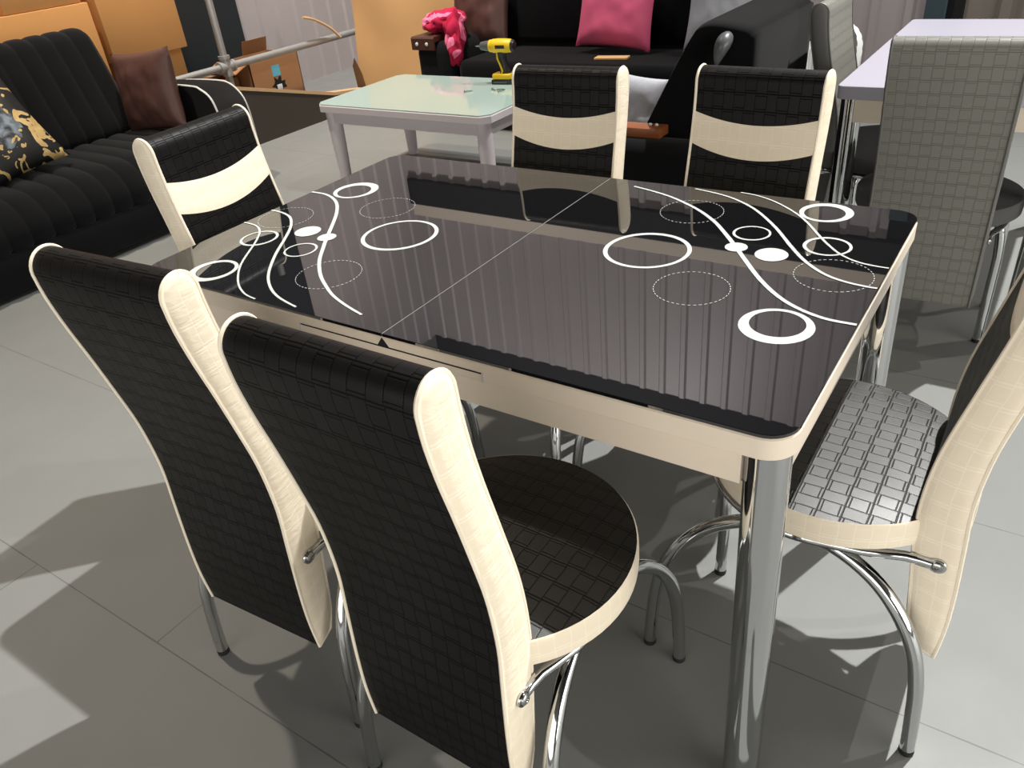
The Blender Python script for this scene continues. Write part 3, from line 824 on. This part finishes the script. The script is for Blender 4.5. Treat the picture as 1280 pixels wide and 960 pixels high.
for xa, xb in ((-2.76, -2.47), (-0.73, -0.44)):
    ao = softbox(MB(), (xa, 2.98, 0.05), (xb, 3.78, 0.545), 0.07).build('armrest', M['velvet'], s2)
    w = MB()
    x0, x1 = xa+0.002, xa+0.185
    pr = [(2.965, 0.50), (2.965, 0.568), (2.975, 0.578), (3.70, 0.578), (3.70, 0.546), (2.9775, 0.546), (2.9775, 0.50)]
    w.prism(pr, x0, x1, 'x'); pd = w.build('arm_pad', M['darkwood'], ao, angle=30); pd['label'] = 'brown arm pad with two white studs'
    for q in (0.045, 0.125):
        MB().lathe([(0.012, 0.0), (0.011, -0.004), (0.005, -0.007)], (x0+q, 2.965, 0.535), 'y', 14).build('stud', M['glassprint'], pd)
for x in (-2.7, -0.5):
    for y in (3.05, 3.7):
        MB().lathe([(0.02, 0.0), (0.028, 0.05)], (x, y, 0), 'z', 12).build('foot', M['rubber'], s2)
c3 = cushion('brown_cushion', 0.44, 0.44, 0.14, M['brown'], (0, 0, 0), (0, 0, 0), 21, 0.014, 'brown satin cushion propped on the plain black sofa beside the pink blanket')
face(c3, (0.05, -1, 0.22), (0, 0.2, 1), (-2.50, 3.40, 0.665))
c4 = cushion('pink_cushion', 0.50, 0.48, 0.16, M['pink'], (0, 0, 0), (0, 0, 0), 33, 0.012, 'pink velvet cushion propped upright on the plain black sofa')
face(c4, (0.0, -1, 0.20), (0.06, 0.2, 1), (-1.50, 3.38, 0.69))
c5 = cushion('grey_cushion', 0.42, 0.42, 0.14, M['greycushion'], (0, 0, 0), (0, 0, 0), 41, 0.01, 'pale grey cushion peeking over the back of the side-on black armchair')
face(c5, (0, -1, 0.25), (0, 0.2, 1), (-0.84, 3.36, 0.67))
pc = MB().box((-0.10, -0.035, 0), (0.10, 0.035, 0.012), 0.002).build('card_packet', M['paper'])
pc.location = (-1.44, 3.19, 0.431); pc.rotation_euler = (0, 0, radians(8)); tag(pc, 'flat orange-brown card packet on the black sofa seat under the pink cushion', 'packet')
# blanket bundled on the arm: two lobed folds and a hanging tail
bl = MB()
def blob(cx, cy, cz, a, b_, c_, seed, n=18):
    def g(u, v):
        th = 2*pi*u; ph = pi*v
        d = Vector((sin(ph)*cos(th), sin(ph)*sin(th), cos(ph)))
        k = 1+0.30*noise.noise(d*2.2+Vector((seed, 0, 0)))+0.10*noise.noise(d*6+Vector((seed, 2, 0)))
        return (cx+a*d.x*k, cy+b_*d.y*k, cz+c_*d.z*k)
    bl.grid(g, n*2, n)
blob(-2.60, 3.16, 0.645, 0.12, 0.13, 0.065, 1.0)
blob(-2.66, 3.12, 0.635, 0.08, 0.10, 0.06, 5.0)
blob(-2.50, 3.10, 0.57, 0.055, 0.085, 0.13, 8.0)
blob(-2.475, 3.05, 0.49, 0.04, 0.055, 0.10, 12.0)
tag(bl.build('blanket', M['blanket'], weld=False, angle=80), 'crumpled pink fleece blanket draped on the black sofa arm', 'blanket')

# ------------------------------------------------------------------ reclined black sofa seen from behind (faces -X)
s3 = tag(empty('velvet_armchair', (0, 0, 0)), 'side-on black velvet armchair with tall back and grey plastic lever behind the far chairs', 'armchair')
bp = [(-0.50, 0.25), (-0.45, 0.38), (-0.385, 0.52), (-0.322, 0.645), (-0.228, 0.82), (-0.178, 0.905), (-0.150, 0.935), (-0.10, 0.942), (-0.02, 0.930), (0.015, 0.915), (0.025, 0.87), (0.01, 0.55), (-0.06, 0.25)]
bo = MB(); Pb = [(p.x, p.y) for p in catmull([Vector((a, b_, 0)) for a, b_ in bp], 4)]
def back_sl(t):  # rounded ends: profile shrinks slightly at both ends
    k = 1-0.035*(1-sqrt(max(0, 1-(1-min(1, t/0.05))**2)))
    return k
ys = [1.285, 1.290, 1.30, 1.32, 1.34, 1.5, 1.7, 1.84, 1.86, 1.895, 1.90]
def bfn(u, v):
    y = ys[int(round(v*10))]; k = back_sl(min(y-1.285, 1.90-y)+1e-6); p = Pb[int(round(u*len(Pb))) % len(Pb)]
    return (-0.25+(p[0]+0.25)*k, y, 0.55+(p[1]-0.55)*k)
bo.grid(bfn, len(Pb), 10)
for v in (0, 1): bo.add([bfn(i/len(Pb), v) for i in range(len(Pb))], [tuple(range(len(Pb)))])
bo.build('backrest', M['velvet2'], s3, angle=60)
MB().box((-0.70, 1.30, 0.04), (-0.10, 1.88, 0.24), 0.02).build('base', M['velvet2'], s3)
softbox(MB(), (-0.74, 1.30, 0.241), (-0.57, 1.88, 0.43), 0.05).build('seat_cushion', M['velvet2'], s3)
for ya, yb_ in ((1.15, 1.282), (1.905, 2.035)):
    ao = softbox(MB(), (-0.66, ya, 0.04), (-0.10, yb_, 0.603), 0.05).build('armrest', M['velvet2'], s3)
    if ya > 1.5: continue
    pd = MB().box((-0.64, ya+0.060, 0.604), (-0.245, yb_-0.002, 0.634), 0.003).build('arm_board', M['wood'], ao)
    pd['label'] = 'varnished wooden board on the armrest'
    for q in (0.0, 0.022):
        MB().lathe([(0.006, 0.0), (0.006, 0.004), (0.003, 0.006)], (-0.300+q, ya+0.108, 0.634), 'z', 12).build('stud', M['glassprint'], pd)
lv = MB()
lv.tube(catmull([(-0.060, 1.29, 0.905), (-0.065, 1.262, 0.890), (-0.072, 1.25, 0.865), (-0.085, 1.258, 0.825)], 4), [0.014, 0.018, 0.021, 0.023, 0.024, 0.024, 0.023, 0.021, 0.019, 0.016, 0.012, 0.008, 0.004], 14)
lvo = lv.build('lever', M['greyplastic'], s3); lvo['label'] = 'grey plastic lever'
for x in (-0.62, -0.16):
    for y in (1.38, 1.82):
        MB().lathe([(0.02, 0.0), (0.028, 0.04)], (x, y, 0), 'z', 12).build('foot', M['rubber'], s3)
c6 = cushion('printed_cushion', 0.32, 0.28, 0.10, M['scenic'], (0, 0, 0), (0, 0, 0), 51, 0.006, 'pale grey cushion with a green printed lower edge inside the side-on black armchair')
face(c6, (-0.20, -0.93, 0.30), (0.12, 0.25, 1), (-0.565, 1.64, 0.565))

# white round-backed chair glimpsed between sofa and grey chair
wc = tag(empty('tub_chair', (0.002, 2.30, 0)), 'white ribbed round-backed chair glimpsed between the black armchair and a grey chair', 'chair')
mb = MB()
def tub(inner):
    def g(u, v):
        a = radians(-20 + 220*u); rr = 0.100 - (0.02 if inner else 0)
        z = 0.12 + 0.64*v*(0.75+0.25*sin(pi*u))
        rr += 0.01*v + 0.003*abs(sin(a*12))
        return (rr*cos(a), rr*sin(a), z)
    return g
mb.grid(tub(False), 80, 8); mb.grid(tub(True), 80, 8)
g0, g1_ = tub(False), tub(True)
mb.grid(lambda u, v: tuple(Vector(g0(u, 1))*(1-v)+Vector(g1_(u, 1))*v), 80, 1)
mb.build('back_shell', M['whitefab'], wc, angle=60)
MB().lathe([(0.085, 0.12), (0.088, 0.16), (0.088, 0.40), (0.08, 0.43)], (0, 0, 0), 'z', 32).build('seat', M['whitefab'], wc)
for a in (45, 135, 225, 315):
    MB().tube([(0.07*cos(radians(a)), 0.07*sin(radians(a)), 0.0), (0.07*cos(radians(a)), 0.07*sin(radians(a)), 0.12)], 0.015, 10).build('leg', M['chrome'], wc)

# ------------------------------------------------------------------ cartons, panel, scaffold rail, cardboard sheet
def carton(name, lo, hi, mat, label, group=None, tape=True):
    o = MB().box(lo, hi, 0.006, seg=2).build(name, mat)
    tag(o, label, 'carton', group)
    if tape:
        ym = (lo[1]+hi[1])/2
        MB().box((hi[0]+0.0002, lo[1]+0.01, (lo[2]+hi[2])/2-0.0015), (hi[0]+0.0012, hi[1]-0.01, (lo[2]+hi[2])/2+0.0015)).build('flap_seam', M['cardin'], o, smooth=False)
    return o
carton('carton', (-4.85, 1.78, 0.0), (-4.13, 2.245, 0.632), M['card'], 'large cardboard carton at the bottom of the stack beside the dark column', 'cartons stacked behind the channelled sofa', False)
carton('carton', (-4.85, 1.73, 0.634), (-4.08, 2.265, 1.45), M['card'], 'large cardboard carton on top of the stack beside the dark column', 'cartons stacked behind the channelled sofa', False)
carton('carton', (-4.85, 0.45, 0.0), (-4.10, 1.66, 0.46), M['card'], 'wide cardboard carton hidden low behind the channelled sofa back', 'cartons stacked behind the channelled sofa', False)
carton('carton', (-4.85, 0.35, 0.462), (-4.09, 1.69, 0.985), M['card'], 'wide cardboard carton directly above the channelled sofa back', 'cartons stacked behind the channelled sofa', False)
carton('carton', (-4.85, 1.20, 0.987), (-4.10, 1.66, 1.42), M['card'], 'cardboard carton on top of the wide carton, cut by the top of the photo', 'cartons stacked behind the channelled sofa', False)
carton('carton', (-4.85, 0.25, 0.987), (-4.16, 1.16, 1.35), M['carddark'], 'darker cardboard carton at the top corner of the photo above the sofa', 'cartons stacked behind the channelled sofa', False)
# small low cartons by the rail post
carton('low_carton', (-4.60, 2.33, 0.0), (-4.22, 2.70, 0.345), M['carddark'], 'brown carton on the floor behind the upright scaffold pole', None, False)
# open carton behind dark panel
oc = tag(empty('open_carton', (-4.27, 2.96, 0)), 'open torn brown carton with a blue label, behind the dark panel', 'carton')
b = MB(); w_, d_, h_ = 0.17, 0.235, 0.43
tk = 0.006
b.box((w_-tk, -d_, 0), (w_, d_, h_)); b.box((-w_, -d_, 0), (-w_+tk, d_, h_)); b.box((-w_, -d_, 0), (w_, -d_+tk, h_)); b.box((-w_, d_-tk, 0), (w_, d_, h_)); b.box((-w_, -d_, 0), (w_, d_, tk))
b.build('body', M['carddark'], oc, smooth=False)
fl = MB()
fl.add([(-w_, 0.0, h_), (-w_, d_, h_), (-w_+0.03, d_, h_+0.10), (-w_+0.03, 0.0, h_+0.10), (-w_+0.006, 0.0, h_), (-w_+0.006, d_, h_), (-w_+0.036, d_, h_+0.10), (-w_+0.036, 0.0, h_+0.10)],
       [(0,1,2,3),(4,7,6,5),(0,3,7,4),(1,5,6,2),(3,2,6,7),(0,4,5,1)])
fl.build('flap', M['carddark'], oc, smooth=False); fl = MB()
fl.add([(w_, -d_, h_), (-w_, -d_, h_), (-w_, -d_-0.13, h_-0.05), (w_, -d_-0.13, h_-0.05), (w_, -d_, h_+0.006), (-w_, -d_, h_+0.006), (-w_, -d_-0.13, h_-0.044), (w_, -d_-0.13, h_-0.044)],
       [(0,1,2,3),(4,7,6,5),(0,3,7,4),(1,5,6,2),(3,2,6,7),(0,4,5,1)])
fl.build('flap', M['carddark'], oc, smooth=False)
lb = MB().box((w_+0.0003, -0.04, 0.30), (w_+0.0013, 0.035, 0.375)).build('label', M['blue'], oc, smooth=False); lb['label'] = 'pale blue label'
hole = MB(); hp = []
for k in range(18):
    a = 2*pi*k/18; rr = 0.055*(1+0.35*sin(k*2.3)); hp.append((-0.0+rr*cos(a), 0.235+rr*1.0*sin(a)))
hole.prism(hp, w_+0.0003, w_+0.001, 'x'); hole.build('torn_hole', M['black'], oc, smooth=False)
MB().box((w_+0.0011, -0.025, 0.19), (w_+0.006, 0.022, 0.24), 0.002).build('wrapping', M['whitefab'], oc)
# dark leaning panel with pale top edge
pn = tag(empty('leaning_panel', (0, 0, 0)), 'dark board panel with pale wooden top edge on the floor behind the coffee table', 'panel')
op = [(2.12, 0.0), (3.44, 0.0), (3.44, 0.10), (3.1, 0.145), (2.31, 0.36), (2.12, 0.41)]
MB().prism(op, -3.74, -3.69, 'x').build('board', M['panel'], pn, smooth=False)
ed = MB(); te = op[2:]
for (y0, z0), (y1, z1) in zip(te, te[1:]):
    ed.add([(-3.78, y0, z0), (-3.685, y0, z0), (-3.685, y1, z1), (-3.78, y1, z1), (-3.78, y0, z0+0.022), (-3.685, y0, z0+0.022), (-3.685, y1, z1+0.022), (-3.78, y1, z1+0.022)],
           [(0,3,2,1),(4,5,6,7),(0,1,5,4),(2,3,7,6),(0,4,7,3),(1,2,6,5)])
ed.build('top_edge', M['palewood'], pn, smooth=False)
# scaffold handrail
rl = tag(empty('scaffold_rail', (-4.0, 2.46, 0)), 'galvanised scaffold handrail with upright post beside the cartons', 'rail')
MB().lathe([(0.024, 0.006), (0.024, 2.6)], (0, 0, 0), 'z', 20).build('post', M['galv'], rl)
MB().tube([(0, -0.95, 0.468), (0, 2.5, 0.468)], 0.024, 20).build('handrail', M['galv'], rl)
cl = MB(); cl.tube([(0, -0.055, 0.468), (0, 0.055, 0.468)], 0.034, 20); cl.tube([(0, -0.062, 0.468), (0, -0.045, 0.468)], 0.039, 20); cl.tube([(0, 0.045, 0.468), (0, 0.062, 0.468)], 0.039, 20)
cl.lathe([(0.034, 0.41), (0.034, 0.53)], (0, 0, 0), 'z', 20); cl.lathe([(0.039, 0.52), (0.039, 0.54)], (0, 0, 0), 'z', 20)
cl.build('clamp', M['galv'], rl)
MB().lathe([(0.07, 0.0), (0.07, 0.006)], (0, 0, 0), 'z', 24).build('base_plate', M['galv'], rl)
MB().tube([(0, 2.4, 0.0), (0, 2.4, 0.46)], 0.022, 16).build('post', M['galv'], rl)
# cardboard sheet leaning
sh = tag(empty('cardboard_sheet', (0, 0, 0)), 'big creased cardboard sheet standing behind the coffee table beside the black sofa arm', 'cardboard')
mb = MB()
A = Vector((-3.80, 3.50, 0.0)); B = Vector((-2.85, 3.62, 0.0))
def shf(off):
    def g(u, v):
        p = A.lerp(B, u); h_ = 1.25*v
        q = p + Vector((-0.10*v, 0.26*v, h_)) + Vector((0, 1, 0))*(0.02*noise.noise(Vector((u*3, v*3, 0)))+off)
        q += Vector((-0.06*(1-u)*v, 0, 0))
        return q
    return g
mb.grid(shf(0), 16, 16); mb.grid(shf(0.012), 16, 16)
mb.build('sheet', M['card2'], sh, weld=False, angle=60)
st = MB().tube(catmull([(-3.92, 3.50, 0.47), (-3.94, 3.44, 0.54), (-3.95, 3.37, 0.59), (-3.95, 3.28, 0.635), (-3.95, 3.19, 0.66)], 5), 0.011, 6)
st.build('torn_strip', M['palewood'], sh)
fl2 = MB().prism([(-3.80, 0.05), (-3.71, 0.05), (-3.74, 0.22), (-3.79, 0.33), (-3.82, 0.27)], 3.470, 3.476, 'y'); 
o = fl2.build('torn_flap', M['cardin'], sh, smooth=False)

# ------------------------------------------------------------------ high-bay lamps and added fill lights
def lamp(name, loc, power, size, color, label, aim=None, cone=150, blend=0.6):
    hb = tag(empty(name, loc), label, 'lamp', 'high-bay ceiling lamps')
    MB().lathe([(0.06, 0.25), (0.10, 0.20), (0.22, 0.02), (0.24, 0.0)], (0, 0, 0), 'z', 28, cap=False).build('lamp_shade', M['lampshell'], hb)
    MB().tube([(0, 0, 0.24), (0, 0, ZC-loc[2])], 0.008, 8).build('hanging_rod', M['galv'], hb)
    ld = bpy.data.lights.new('lamp_light', 'SPOT'); ld.energy = power; ld.shadow_soft_size = size; ld.color = color
    ld.spot_size = radians(cone); ld.spot_blend = blend
    lo = bpy.data.objects.new('lamp_light', ld); COL.objects.link(lo); lo.parent = hb; lo.location = (0, 0, -0.01)
    if aim: lo.rotation_euler = (Vector(aim)-Vector(loc)).to_track_quat('-Z', 'Y').to_euler()
    return hb
lamp('bay_or_fill_lamp', (1.7, 3.7, 7.0), 4000, 0.05, (1.0, 0.985, 0.95), 'ceiling lamp above the pale table', (1.6, 0.2, 0), 74, 1.0)
lamp('bay_or_fill_lamp', (3.7, 3.6, 7.0), 480, 0.05, (1.0, 0.96, 0.90), 'ceiling lamp towards the side wall')
lamp('bay_or_fill_lamp', (-3.0, 0.2, 7.0), 1500, 0.10, (1.0, 0.88, 0.73), 'warm ceiling lamp above the channelled sofa', (-3.0, 0.0, 0), 66, 1.0)
lamp('bay_or_fill_lamp', (-2.6, 2.6, 6.4), 950, 0.10, (1.0, 0.96, 0.95), 'added fill light washing the back wall cladding', (-2.8, 5.2, 3.4), 115, 0.8)  # added to brighten the cladding mirrored in the glass top
lamp('bay_or_fill_lamp', (-2.4, 2.0, 6.8), 1800, 0.10, (1.0, 0.92, 0.82), 'added fill light over the stacked cartons', (-4.3, 3.4, 0.4), 66, 1.0)  # added to lift the cartons and the dim back corner
# unseen area lights added before the front and right walls to fill upright faces
def fill_panel(loc, rot, sx, sy, power, color):
    ad = bpy.data.lights.new('fill_light', 'AREA'); ad.energy = power; ad.shape = 'RECTANGLE'; ad.size = sx; ad.size_y = sy; ad.color = color
    ao_ = bpy.data.objects.new('fill_light', ad); COL.objects.link(ao_); ao_.location = loc; ao_.rotation_euler = tuple(radians(a) for a in rot)
fill_panel((0.6, YF+0.05, 1.3), (90, 0, 0), 5.5, 2.0, 96, (1.0, 0.96, 0.90))
fill_panel((XR-0.05, -0.8, 1.3), (90, 0, 90), 4.5, 2.0, 180, (1.0, 0.96, 0.88))

w = bpy.data.worlds.new('world'); scene.world = w; w.use_nodes = True
w.node_tree.nodes['Background'].inputs[0].default_value = (0.5, 0.5, 0.5, 1); w.node_tree.nodes['Background'].inputs[1].default_value = 0.3

scene.view_settings.view_transform = 'Standard'; scene.view_settings.look = 'None'
scene.view_settings.gamma = 1; scene.view_settings.use_curve_mapping = False
scene.view_settings.exposure = 0.0
scene.cycles.max_bounces = 8
scene.cycles.use_denoising = True
